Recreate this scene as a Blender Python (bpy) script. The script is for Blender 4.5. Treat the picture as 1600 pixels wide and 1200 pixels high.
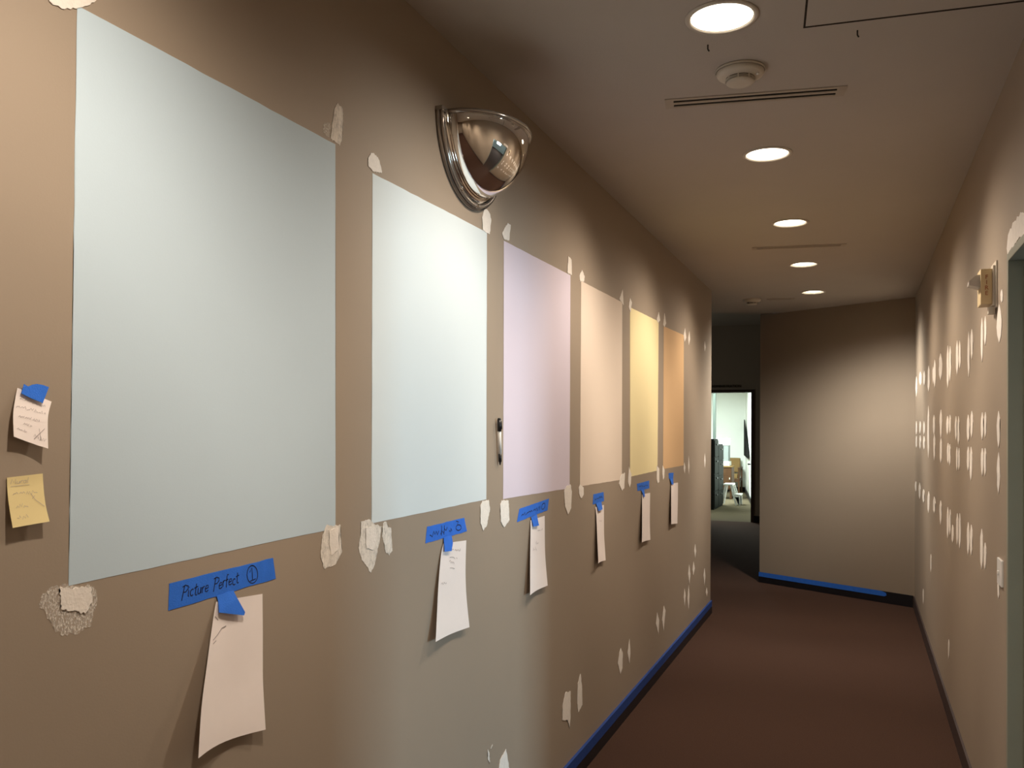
import bpy, bmesh, math, random
from mathutils import Vector, Matrix
random.seed(11)
for _o in list(bpy.data.objects): bpy.data.objects.remove(_o, do_unlink=True)
SC = bpy.context.scene
COL = SC.collection

# ------------------------------------------------------------------ measured layout (metres)
CAM_H=1.5540; FOCAL_PX=1340.01; YAW=0.38477; PITCH=0.00725; ROLL=0.00568; PPY=660.79
XL=-1.1691; XR=0.4556; XLAMP=-0.3691
LEFT_PATCHES=[[[0.957,2.222], [0.959,2.215], [0.966,2.212], [0.975,2.215], [0.987,2.215], [1.008,2.225], [1.02,2.233], [1.035,2.244], [1.043,2.252], [1.049,2.265], [1.035,2.271], [1.008,2.264], [0.977,2.245], [0.961,2.232]], [[1.752,2.338], [1.774,2.333], [1.778,2.311], [1.773,2.253], [1.764,2.238], [1.745,2.241], [1.724,2.243], [1.731,2.281], [1.741,2.322]], [[1.695,2.268], [1.713,2.28], [1.723,2.279], [1.721,2.245], [1.705,2.244], [1.692,2.251]], [[1.892,2.248], [1.908,2.265], [1.93,2.265], [1.947,2.256], [1.96,2.227], [1.918,2.219], [1.893,2.225]], [[2.63,2.299], [2.673,2.287], [2.684,2.266], [2.671,2.217], [2.615,2.218], [2.607,2.259]], [[2.83,2.29], [2.861,2.29], [2.846,2.231], [2.802,2.227], [2.781,2.243], [2.801,2.265]], [[3.521,2.304], [3.566,2.296], [3.571,2.229], [3.509,2.23]], [[3.72,2.28], [3.759,2.255], [3.75,2.23], [3.692,2.221], [3.682,2.245]], [[4.44,2.304], [4.461,2.219], [4.408,2.232], [4.375,2.239]], [[4.598,2.279], [4.641,2.259], [4.614,2.202], [4.571,2.223]], [[5.326,2.294], [5.365,2.248], [5.309,2.222], [5.272,2.241]], [[5.498,2.31], [5.548,2.25], [5.499,2.219], [5.46,2.229]], [[6.2,2.291], [6.25,2.227], [6.19,2.191], [6.152,2.233]], [[6.376,2.289], [6.403,2.23], [6.352,2.183], [6.326,2.234]], [[7.057,2.282], [7.105,2.235], [7.059,2.196], [7.027,2.235]], [[0.958,1.296], [0.983,1.305], [1.004,1.3], [1.045,1.295], [1.059,1.283], [1.057,1.256], [1.05,1.227], [1.028,1.222], [0.994,1.222], [0.981,1.237], [0.966,1.262], [0.952,1.28]], [[0.987,1.299], [1.047,1.291], [1.05,1.266], [1.036,1.25], [0.99,1.266]], [[1.72,1.325], [1.746,1.319], [1.779,1.319], [1.779,1.292], [1.786,1.254], [1.757,1.225], [1.712,1.222], [1.696,1.252], [1.702,1.302]], [[1.87,1.318], [1.91,1.32], [1.934,1.306], [1.972,1.296], [1.965,1.264], [1.935,1.195], [1.921,1.181], [1.875,1.22], [1.86,1.253], [1.87,1.283]], [[1.98,1.304], [1.995,1.306], [2.005,1.288], [2.021,1.287], [2.03,1.223], [2.013,1.213], [1.993,1.227], [1.976,1.271]], [[2.623,1.312], [2.676,1.313], [2.687,1.28], [2.663,1.229], [2.632,1.213], [2.608,1.241], [2.607,1.297]], [[2.791,1.303], [2.854,1.298], [2.865,1.226], [2.814,1.205], [2.784,1.229], [2.778,1.29]], [[3.516,1.311], [3.569,1.314], [3.587,1.283], [3.579,1.211], [3.535,1.186], [3.495,1.225], [3.481,1.29]], [[3.707,1.306], [3.761,1.289], [3.762,1.255], [3.723,1.241], [3.689,1.267], [3.689,1.294]], [[4.43,1.317], [4.505,1.322], [4.493,1.241], [4.448,1.231], [4.384,1.271], [4.412,1.302]], [[4.592,1.351], [4.645,1.308], [4.637,1.257], [4.611,1.238], [4.575,1.27]], [[5.291,1.33], [5.361,1.311], [5.363,1.226], [5.319,1.218], [5.287,1.249]], [[5.46,1.328], [5.519,1.297], [5.508,1.247], [5.475,1.234], [5.451,1.279]], [[6.197,1.322], [6.237,1.287], [6.216,1.24], [6.174,1.278]], [[6.361,1.365], [6.398,1.293], [6.374,1.228], [6.347,1.283]], [[7.079,1.367], [7.118,1.303], [7.082,1.247], [7.049,1.305]], [[3.517,0.423], [3.584,0.409], [3.585,0.291], [3.573,0.253], [3.545,0.295], [3.475,0.317], [3.479,0.381]], [[3.728,0.447], [3.752,0.379], [3.759,0.298], [3.696,0.283], [3.681,0.33], [3.688,0.414]], [[4.437,0.398], [4.477,0.363], [4.471,0.283], [4.431,0.262], [4.383,0.33], [4.41,0.379]], [[4.625,0.404], [4.644,0.323], [4.622,0.27], [4.584,0.337]], [[5.321,0.413], [5.377,0.353], [5.357,0.269], [5.289,0.348]], [[5.517,0.418], [5.568,0.377], [5.511,0.258], [5.469,0.335]], [[6.229,0.408], [6.268,0.353], [6.232,0.281], [6.194,0.352]], [[6.387,0.41], [6.42,0.326], [6.392,0.225], [6.344,0.311]], [[6.407,0.556], [6.456,0.477], [6.418,0.412], [6.365,0.491]], [[6.591,0.552], [6.641,0.493], [6.577,0.452], [6.543,0.5]], [[6.654,0.676], [6.697,0.618], [6.656,0.574], [6.613,0.629]], [[7.092,0.426], [7.135,0.357], [7.086,0.286], [7.041,0.372]], [[7.201,0.251], [7.251,0.203], [7.203,0.177], [7.157,0.219]], [[2.844,0.411], [2.862,0.364], [2.875,0.331], [2.882,0.278], [2.81,0.287], [2.774,0.334], [2.78,0.366], [2.789,0.39], [2.82,0.4]], [[2.681,0.465], [2.694,0.449], [2.699,0.41], [2.684,0.428]], [[2.722,0.468], [2.724,0.465], [2.709,0.458], [2.705,0.461]]]
RIGHT_PATCHES=[[[8.149,2.029], [8.047,1.988], [8.038,1.952], [8.026,1.917], [8.04,1.883], [8.143,1.852], [8.225,1.891], [8.281,1.929], [8.253,1.963], [8.238,1.998]], [[7.617,2.034], [7.519,2.006], [7.486,1.983], [7.502,1.962], [7.51,1.941], [7.614,1.925], [7.721,1.952], [7.752,1.976], [7.735,1.997], [7.728,2.019]], [[7.178,2.014], [7.115,1.988], [7.079,1.964], [7.084,1.942], [7.106,1.922], [7.175,1.903], [7.266,1.93], [7.267,1.952], [7.277,1.975], [7.269,1.997]], [[6.741,2.021], [6.638,1.978], [6.643,1.942], [6.625,1.904], [6.652,1.869], [6.735,1.836], [6.839,1.878], [6.823,1.915], [6.826,1.952], [6.817,1.989]], [[6.332,1.986], [6.29,1.96], [6.279,1.936], [6.285,1.913], [6.287,1.891], [6.329,1.87], [6.37,1.895], [6.382,1.919], [6.382,1.942], [6.382,1.966]], [[6.208,2.022], [6.14,1.981], [6.13,1.944], [6.126,1.907], [6.143,1.872], [6.203,1.838], [6.271,1.879], [6.286,1.917], [6.285,1.954], [6.267,1.99]], [[5.773,2.027], [5.693,1.988], [5.652,1.953], [5.663,1.922], [5.688,1.892], [5.769,1.864], [5.877,1.903], [5.902,1.938], [5.861,1.969], [5.877,2.003]], [[5.321,2.032], [5.275,1.98], [5.263,1.932], [5.25,1.884], [5.256,1.837], [5.316,1.793], [5.374,1.844], [5.369,1.891], [5.388,1.941], [5.37,1.988]], [[5.191,2.017], [5.136,1.974], [5.137,1.936], [5.125,1.898], [5.146,1.861], [5.187,1.825], [5.235,1.867], [5.231,1.905], [5.236,1.944], [5.234,1.982]], [[4.825,2.012], [4.783,1.973], [4.778,1.938], [4.759,1.902], [4.778,1.87], [4.822,1.838], [4.88,1.877], [4.877,1.911], [4.88,1.947], [4.874,1.981]], [[4.707,2.0], [4.668,1.969], [4.662,1.941], [4.66,1.914], [4.661,1.886], [4.704,1.862], [4.741,1.892], [4.753,1.921], [4.744,1.948], [4.74,1.976]], [[4.337,2.004], [4.301,1.959], [4.295,1.918], [4.303,1.877], [4.301,1.836], [4.334,1.797], [4.363,1.84], [4.378,1.883], [4.379,1.925], [4.365,1.965]], [[4.224,2.003], [4.191,1.973], [4.182,1.945], [4.187,1.919], [4.187,1.893], [4.222,1.869], [4.249,1.898], [4.254,1.925], [4.265,1.953], [4.263,1.98]], [[3.887,2.012], [3.86,1.973], [3.853,1.937], [3.856,1.901], [3.86,1.866], [3.885,1.832], [3.912,1.871], [3.92,1.907], [3.916,1.943], [3.914,1.979]], [[3.79,2.005], [3.768,1.98], [3.758,1.956], [3.755,1.933], [3.764,1.911], [3.788,1.89], [3.819,1.916], [3.816,1.939], [3.816,1.962], [3.815,1.985]], [[8.135,1.643], [8.076,1.619], [8.058,1.596], [8.056,1.572], [8.051,1.549], [8.131,1.526], [8.215,1.549], [8.205,1.573], [8.212,1.596], [8.211,1.62]], [[8.131,1.515], [8.061,1.495], [8.057,1.474], [8.059,1.454], [8.056,1.434], [8.127,1.412], [8.209,1.431], [8.224,1.452], [8.202,1.473], [8.195,1.494]], [[7.635,1.637], [7.556,1.616], [7.536,1.595], [7.552,1.575], [7.569,1.555], [7.632,1.534], [7.718,1.555], [7.713,1.576], [7.717,1.596], [7.708,1.617]], [[7.631,1.524], [7.559,1.502], [7.528,1.48], [7.555,1.457], [7.569,1.434], [7.628,1.411], [7.716,1.432], [7.736,1.454], [7.716,1.478], [7.721,1.501]], [[7.194,1.632], [7.135,1.611], [7.108,1.591], [7.105,1.571], [7.121,1.55], [7.191,1.53], [7.253,1.55], [7.265,1.571], [7.262,1.592], [7.248,1.612]], [[7.191,1.52], [7.13,1.5], [7.103,1.481], [7.127,1.46], [7.111,1.441], [7.187,1.419], [7.267,1.438], [7.28,1.458], [7.281,1.479], [7.259,1.499]], [[6.757,1.737], [6.68,1.661], [6.685,1.587], [6.678,1.514], [6.676,1.44], [6.746,1.364], [6.814,1.438], [6.846,1.513], [6.837,1.588], [6.819,1.663]], [[6.26,1.664], [6.184,1.636], [6.183,1.61], [6.173,1.583], [6.196,1.557], [6.257,1.53], [6.326,1.557], [6.347,1.584], [6.327,1.611], [6.335,1.639]], [[6.236,1.538], [6.162,1.504], [6.148,1.469], [6.173,1.434], [6.164,1.4], [6.232,1.363], [6.287,1.396], [6.304,1.432], [6.305,1.467], [6.303,1.503]], [[5.747,1.686], [5.685,1.65], [5.665,1.614], [5.688,1.58], [5.694,1.545], [5.743,1.509], [5.798,1.544], [5.805,1.58], [5.835,1.616], [5.82,1.652]], [[5.743,1.517], [5.681,1.487], [5.675,1.457], [5.675,1.426], [5.682,1.396], [5.74,1.363], [5.806,1.392], [5.811,1.423], [5.806,1.454], [5.802,1.485]], [[5.328,1.641], [5.273,1.619], [5.26,1.598], [5.268,1.577], [5.282,1.555], [5.326,1.534], [5.377,1.555], [5.393,1.577], [5.398,1.599], [5.379,1.62]], [[5.183,1.645], [5.142,1.624], [5.138,1.603], [5.139,1.583], [5.142,1.562], [5.181,1.542], [5.22,1.562], [5.232,1.583], [5.228,1.604], [5.218,1.625]], [[5.295,1.492], [5.25,1.469], [5.255,1.446], [5.248,1.423], [5.254,1.4], [5.293,1.376], [5.342,1.398], [5.34,1.421], [5.351,1.444], [5.341,1.468]], [[5.194,1.486], [5.155,1.463], [5.155,1.44], [5.141,1.417], [5.15,1.393], [5.192,1.368], [5.237,1.391], [5.243,1.414], [5.244,1.438], [5.235,1.462]], [[4.879,1.633], [4.838,1.608], [4.842,1.584], [4.839,1.559], [4.833,1.535], [4.877,1.51], [4.911,1.535], [4.917,1.559], [4.933,1.584], [4.913,1.609]], [[4.758,1.631], [4.715,1.602], [4.721,1.573], [4.707,1.544], [4.716,1.515], [4.756,1.486], [4.802,1.515], [4.803,1.544], [4.807,1.573], [4.788,1.603]], [[4.827,1.478], [4.793,1.455], [4.784,1.431], [4.793,1.406], [4.788,1.382], [4.825,1.357], [4.853,1.38], [4.863,1.404], [4.867,1.429], [4.866,1.453]], [[4.732,1.474], [4.704,1.452], [4.698,1.43], [4.691,1.409], [4.695,1.387], [4.73,1.363], [4.762,1.384], [4.768,1.406], [4.767,1.429], [4.764,1.451]], [[4.351,1.631], [4.312,1.606], [4.296,1.582], [4.306,1.558], [4.306,1.534], [4.349,1.51], [4.392,1.534], [4.401,1.558], [4.4,1.582], [4.39,1.607]], [[4.219,1.645], [4.183,1.621], [4.173,1.598], [4.185,1.575], [4.19,1.551], [4.217,1.528], [4.256,1.551], [4.257,1.575], [4.256,1.598], [4.255,1.622]], [[4.349,1.487], [4.317,1.465], [4.312,1.444], [4.306,1.422], [4.315,1.4], [4.347,1.377], [4.386,1.398], [4.397,1.419], [4.386,1.442], [4.387,1.464]], [[4.244,1.488], [4.201,1.459], [4.199,1.429], [4.204,1.399], [4.21,1.369], [4.242,1.337], [4.279,1.365], [4.284,1.396], [4.281,1.427], [4.279,1.457]], [[3.875,1.632], [3.844,1.609], [3.847,1.587], [3.836,1.565], [3.847,1.543], [3.873,1.52], [3.901,1.542], [3.911,1.565], [3.911,1.588], [3.903,1.61]], [[3.785,1.631], [3.759,1.61], [3.754,1.59], [3.758,1.571], [3.759,1.551], [3.784,1.531], [3.807,1.551], [3.809,1.571], [3.809,1.591], [3.811,1.611]], [[3.873,1.489], [3.84,1.468], [3.836,1.446], [3.844,1.423], [3.848,1.401], [3.872,1.377], [3.896,1.399], [3.907,1.421], [3.91,1.443], [3.905,1.466]], [[3.791,1.491], [3.76,1.47], [3.762,1.448], [3.76,1.426], [3.761,1.404], [3.789,1.381], [3.812,1.402], [3.825,1.424], [3.818,1.446], [3.815,1.468]], [[3.442,1.628], [3.411,1.601], [3.415,1.576], [3.41,1.55], [3.413,1.524], [3.44,1.497], [3.466,1.523], [3.476,1.55], [3.482,1.576], [3.469,1.602]], [[3.44,1.482], [3.416,1.454], [3.41,1.425], [3.404,1.397], [3.415,1.368], [3.439,1.337], [3.473,1.364], [3.467,1.394], [3.48,1.422], [3.467,1.452]], [[8.188,1.123], [8.092,1.111], [8.095,1.093], [8.079,1.077], [8.094,1.058], [8.185,1.035], [8.264,1.047], [8.299,1.063], [8.309,1.08], [8.281,1.1]], [[7.681,1.14], [7.596,1.118], [7.563,1.094], [7.569,1.067], [7.569,1.04], [7.677,1.006], [7.783,1.025], [7.782,1.053], [7.807,1.078], [7.789,1.107]], [[7.234,1.116], [7.13,1.102], [7.123,1.081], [7.145,1.058], [7.127,1.039], [7.23,1.009], [7.315,1.024], [7.347,1.044], [7.343,1.066], [7.326,1.089]], [[6.715,1.131], [6.63,1.106], [6.622,1.076], [6.627,1.046], [6.642,1.014], [6.711,0.978], [6.809,1.0], [6.817,1.031], [6.826,1.061], [6.797,1.094]], [[6.226,1.129], [6.148,1.113], [6.116,1.094], [6.148,1.07], [6.142,1.049], [6.223,1.021], [6.317,1.035], [6.315,1.057], [6.315,1.079], [6.305,1.102]], [[5.752,1.14], [5.682,1.116], [5.683,1.087], [5.667,1.06], [5.697,1.028], [5.749,0.994], [5.802,1.018], [5.812,1.046], [5.834,1.074], [5.821,1.105]], [[5.303,1.138], [5.261,1.106], [5.249,1.072], [5.24,1.038], [5.247,1.003], [5.299,0.962], [5.349,0.991], [5.348,1.027], [5.354,1.062], [5.343,1.099]], [[5.173,1.135], [5.132,1.111], [5.132,1.084], [5.131,1.056], [5.127,1.029], [5.17,0.997], [5.215,1.02], [5.225,1.047], [5.227,1.074], [5.21,1.104]], [[5.035,1.066], [4.991,1.052], [4.983,1.034], [4.976,1.016], [4.988,0.996], [5.033,0.972], [5.083,0.985], [5.084,1.004], [5.087,1.023], [5.082,1.042]], [[4.809,1.146], [4.761,1.119], [4.755,1.088], [4.758,1.056], [4.764,1.024], [4.806,0.987], [4.845,1.014], [4.859,1.045], [4.849,1.078], [4.852,1.11]], [[4.692,1.157], [4.656,1.125], [4.647,1.092], [4.64,1.058], [4.647,1.023], [4.689,0.983], [4.731,1.013], [4.735,1.047], [4.726,1.084], [4.726,1.119]], [[4.343,1.148], [4.314,1.121], [4.301,1.093], [4.294,1.064], [4.309,1.032], [4.341,0.999], [4.38,1.023], [4.377,1.054], [4.39,1.083], [4.38,1.114]], [[4.23,1.148], [4.193,1.125], [4.187,1.099], [4.193,1.072], [4.191,1.045], [4.228,1.014], [4.267,1.036], [4.266,1.063], [4.272,1.089], [4.262,1.117]], [[3.884,1.167], [3.854,1.138], [3.848,1.106], [3.846,1.074], [3.851,1.041], [3.882,1.004], [3.923,1.031], [3.927,1.063], [3.926,1.097], [3.924,1.13]], [[3.786,1.123], [3.757,1.106], [3.748,1.086], [3.753,1.065], [3.76,1.043], [3.785,1.019], [3.817,1.035], [3.818,1.056], [3.818,1.077], [3.816,1.098]], [[6.494,0.718], [6.454,0.699], [6.452,0.675], [6.447,0.652], [6.442,0.628], [6.491,0.597], [6.536,0.614], [6.538,0.639], [6.539,0.663], [6.533,0.688]], [[7.238,0.356], [7.189,0.341], [7.184,0.319], [7.181,0.296], [7.187,0.272], [7.234,0.24], [7.281,0.255], [7.288,0.277], [7.301,0.299], [7.291,0.324]], [[5.234,0.423], [5.21,0.407], [5.201,0.387], [5.201,0.366], [5.209,0.342], [5.232,0.315], [5.257,0.33], [5.26,0.352], [5.266,0.372], [5.258,0.396]], [[3.436,1.048], [3.418,1.035], [3.417,1.019], [3.417,1.003], [3.414,0.987], [3.435,0.968], [3.457,0.98], [3.457,0.996], [3.462,1.012], [3.453,1.029]], [[3.428,2.002], [3.389,1.97], [3.372,1.941], [3.375,1.914], [3.387,1.889], [3.426,1.866], [3.473,1.898], [3.488,1.927], [3.48,1.954], [3.462,1.979]], [[3.37,2.046], [3.351,2.034], [3.347,2.024], [3.349,2.015], [3.351,2.006], [3.37,2.0], [3.397,2.013], [3.393,2.021], [3.402,2.032], [3.393,2.04]]]
TAPES={"t1":{"strip":[[1.221,1.268], [1.52,1.274], [1.53,1.228], [1.219,1.219]],"tab":[[1.344,1.224], [1.393,1.226], [1.4,1.21], [1.419,1.178], [1.416,1.172], [1.343,1.192], [1.346,1.212]]},"t2":{"strip":[[2.23,1.268], [2.483,1.27], [2.505,1.225], [2.22,1.22]],"tab":[[2.335,1.224], [2.39,1.226], [2.387,1.202], [2.374,1.179], [2.327,1.183]]},"t3":{"strip":[[2.964,1.258], [3.29,1.273], [3.275,1.227], [2.94,1.211]],"tab":[[3.08,1.217], [3.147,1.221], [3.15,1.178], [3.088,1.18]]},"t4":{"strip":[[3.92,1.247], [4.095,1.246], [4.102,1.201], [3.91,1.199]],"tab":[[3.958,1.201], [4.051,1.203], [4.046,1.166], [3.98,1.162]]},"t5":{"strip":[[4.779,1.248], [5.082,1.25], [5.091,1.203], [4.795,1.205]],"tab":[[4.879,1.207], [4.951,1.206], [4.936,1.164], [4.912,1.164]]},"t6":{"strip":[[5.654,1.268], [5.814,1.265], [5.8,1.222], [5.665,1.231]],"tab":[[5.682,1.232], [5.787,1.225], [5.767,1.187], [5.714,1.19]]}}
PAPERS={"p1":{"l":[[-1.1661,1.3423,1.213], [-1.1631,1.3303,1.1807], [-1.1511,1.3018,1.1059], [-1.1361,1.2705,1.0319], [-1.1191,1.2443,0.9484]],"r":[[-1.1671,1.4836,1.2032], [-1.1661,1.4842,1.133], [-1.1641,1.4825,1.0662], [-1.1601,1.4791,1.0138], [-1.1511,1.4771,0.9217]],"bow":0.022},"p2":{"l":[[-1.1661,2.3326,1.2069], [-1.1641,2.3119,1.1731], [-1.1581,2.2844,1.0878], [-1.1531,2.2673,1.0156], [-1.1431,2.2398,0.9324]],"r":[[-1.1671,2.4968,1.1966], [-1.1661,2.4908,1.1284], [-1.1651,2.4895,1.0735], [-1.1621,2.4912,1.0122], [-1.1551,2.4993,0.9192]],"bow":0.008},"p3":{"l":[[-1.1661,3.0746,1.2052], [-1.1621,3.0635,1.1527], [-1.1571,3.0494,1.0817], [-1.1511,3.034,1.0116], [-1.1431,3.0142,0.9312]],"r":[[-1.1671,3.2359,1.2075], [-1.1661,3.2358,1.1333], [-1.1651,3.2372,1.0641], [-1.1621,3.2404,1.0049], [-1.1551,3.2426,0.9283]],"bow":0.008},"p4":{"l":[[-1.1661,3.9479,1.1836], [-1.1621,3.9514,1.13], [-1.1561,3.9431,1.0549], [-1.1511,3.938,0.9858], [-1.1431,3.9226,0.9201]],"r":[[-1.1671,4.0953,1.1825], [-1.1661,4.0941,1.1164], [-1.1651,4.0942,1.0408], [-1.1621,4.0986,0.9742], [-1.1551,4.09,0.9109]],"bow":0.008},"p5":{"l":[[-1.1661,4.891,1.1802], [-1.1601,4.8718,1.1171], [-1.1541,4.848,1.0459], [-1.1491,4.8269,0.975], [-1.1451,4.8082,0.9135]],"r":[[-1.1671,5.1054,1.1751], [-1.1661,5.0975,1.0987], [-1.1641,5.087,1.0152], [-1.1601,5.076,0.9475], [-1.1551,5.0653,0.8973]],"bow":0.006},"p6":{"l":[[-1.1651,5.7151,1.1953], [-1.1571,5.6834,1.137], [-1.1531,5.6651,1.0748], [-1.1501,5.6517,1.0125], [-1.1471,5.6387,0.9324]],"r":[[-1.1671,5.9612,1.1892], [-1.1651,5.9503,1.1189], [-1.1631,5.937,1.0534], [-1.1601,5.9141,0.9892], [-1.1571,5.8938,0.912]],"bow":0.004},"note":{"l":[[-1.1671,0.9105,1.6116], [-1.1641,0.9046,1.5932], [-1.1601,0.8989,1.574], [-1.1571,0.8966,1.5579], [-1.1541,0.8956,1.5389]],"r":[[-1.1661,0.9686,1.5927], [-1.1631,0.9616,1.5782], [-1.1601,0.9572,1.5653], [-1.1571,0.9549,1.5426], [-1.1531,0.9525,1.5202]],"bow":0.003},"sticky":{"l":[[-1.1671,0.8951,1.4781], [-1.1666,0.8952,1.4652], [-1.1631,0.8942,1.4484], [-1.1591,0.8943,1.4278], [-1.1531,0.8945,1.4045]],"r":[[-1.1671,0.9549,1.4815], [-1.1666,0.9556,1.4665], [-1.1631,0.9549,1.447], [-1.1591,0.9554,1.4274], [-1.1531,0.9563,1.4079]],"bow":0.001}}
NOTE_TAPE=[[-1.1681,0.9193,1.6178], [-1.1675,0.9257,1.6142], [-1.1679,0.9335,1.6175], [-1.1681,0.9413,1.6189], [-1.1679,0.9511,1.6179], [-1.1674,0.9615,1.615], [-1.1658,0.9551,1.6028], [-1.1641,0.9482,1.5899], [-1.1651,0.9293,1.5964], [-1.1661,0.9133,1.6033]]

ZC = 2.74            # corridor ceiling
ZT = 3.35            # lobby ceiling

# ------------------------------------------------------------------ camera
_f = Vector((-math.sin(YAW)*math.cos(PITCH), math.cos(YAW)*math.cos(PITCH), math.sin(PITCH)))
_r = Vector((math.cos(YAW), math.sin(YAW), 0)); _u = _r.cross(_f)
_c, _s = math.cos(ROLL), math.sin(ROLL)
_r2, _u2 = _c*_r+_s*_u, -_s*_r+_c*_u
cd = bpy.data.cameras.new('camera'); cam = bpy.data.objects.new('camera', cd); COL.objects.link(cam)
cam.matrix_world = Matrix(((_r2.x,_u2.x,-_f.x,0),(_r2.y,_u2.y,-_f.y,0),(_r2.z,_u2.z,-_f.z,CAM_H),(0,0,0,1)))
cd.sensor_fit = 'HORIZONTAL'; cd.sensor_width = 36.0; cd.lens = 36.0*FOCAL_PX/1600.0
cd.shift_y = (PPY-600.0)/1600.0; cd.clip_start = 0.02; cd.clip_end = 200
SC.camera = cam

# ------------------------------------------------------------------ world, exposure, daylight
w = bpy.data.worlds.new('world'); SC.world = w; w.use_nodes = True
w.node_tree.nodes['Background'].inputs[0].default_value = (0.55, 0.7, 0.9, 1)
w.node_tree.nodes['Background'].inputs[1].default_value = 0.4
vs = SC.view_settings
vs.view_transform = 'Standard'; vs.look = 'None'; vs.gamma = 1.0; vs.use_curve_mapping = False
vs.exposure = 0.0
LAMP_COL = (1.0, 0.86, 0.71); LAMP_W = 71.0; LAMP_KX = 0.59   # the beam is wider across the corridor than along it
# candela curve of the downlights: (degrees from straight down, relative intensity)
LAMP_CURVE = [(0,.46),(17,.62),(25,1.10),(31,1.26),(37,1.12),(42,.85),(47,.60),(52,.38),(57,.20),(62,.08),(67,.02),(71,0)]
LENS_STRENGTH = 9.0
# daylight entering by the window of the side room (right of the corridor)
def area(name, loc, rot, sx, sy, power, colr):
    d = bpy.data.lights.new(name, 'AREA'); d.shape = 'RECTANGLE'; d.size = sx; d.size_y = sy
    d.energy = power; d.color = colr
    o = bpy.data.objects.new(name, d); COL.objects.link(o); o.location = loc; o.rotation_euler = rot
    return o
area('window_daylight', (4.86, 3.28, 1.55), (0, math.radians(90), 0), 1.35, 0.95, 140, (0.60, 0.85, 1.0))
area('lobby_fill_light', (-5.9, 11.6, 1.7), (0, math.radians(-90), 0), 1.4, 1.4, 14, (0.95, 0.97, 0.85))  # added fill lamp that lifts the dark lobby, not a known source
area('office_ceiling_light', (-3.6, 18.6, 2.66), (0, 0, 0), 1.2, 3.0, 400, (0.86, 1.0, 0.93))

# ------------------------------------------------------------------ materials
def mat(name, col, rough=0.8, spec=0.3, metal=0.0, noise=0.0, nscale=8.0, bump=0.0, bscale=200.0, col2=None, emit=None, estr=0):
    m = bpy.data.materials.new(name); m.use_nodes = True
    nt = m.node_tree; b = nt.nodes['Principled BSDF']
    b.inputs['Base Color'].default_value = (*col, 1); b.inputs['Roughness'].default_value = rough
    b.inputs['Metallic'].default_value = metal; b.inputs['Specular IOR Level'].default_value = spec
    tc = nt.nodes.new('ShaderNodeTexCoord')
    if noise or col2:
        n = nt.nodes.new('ShaderNodeTexNoise'); n.inputs['Scale'].default_value = nscale; n.inputs['Detail'].default_value = 6
        nt.links.new(tc.outputs['Object'], n.inputs['Vector'])
        r = nt.nodes.new('ShaderNodeMix'); r.data_type = 'RGBA'
        c2 = col2 if col2 else tuple(min(1, c*(1+noise)) for c in col)
        c1 = col if col2 else tuple(c*(1-noise) for c in col)
        r.inputs[6].default_value = (*c1, 1); r.inputs[7].default_value = (*c2, 1)
        nt.links.new(n.outputs[0], r.inputs[0]); nt.links.new(r.outputs[2], b.inputs['Base Color'])
    if bump:
        n2 = nt.nodes.new('ShaderNodeTexNoise'); n2.inputs['Scale'].default_value = bscale; n2.inputs['Detail'].default_value = 4
        nt.links.new(tc.outputs['Object'], n2.inputs['Vector'])
        bp = nt.nodes.new('ShaderNodeBump'); bp.inputs['Strength'].default_value = bump; bp.inputs['Distance'].default_value = 0.002
        nt.links.new(n2.outputs[0], bp.inputs['Height']); nt.links.new(bp.outputs[0], b.inputs['Normal'])
    if emit:
        b.inputs['Emission Color'].default_value = (*emit, 1); b.inputs['Emission Strength'].default_value = estr
    return m
TAUPE = (0.352, 0.283, 0.216)
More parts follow.
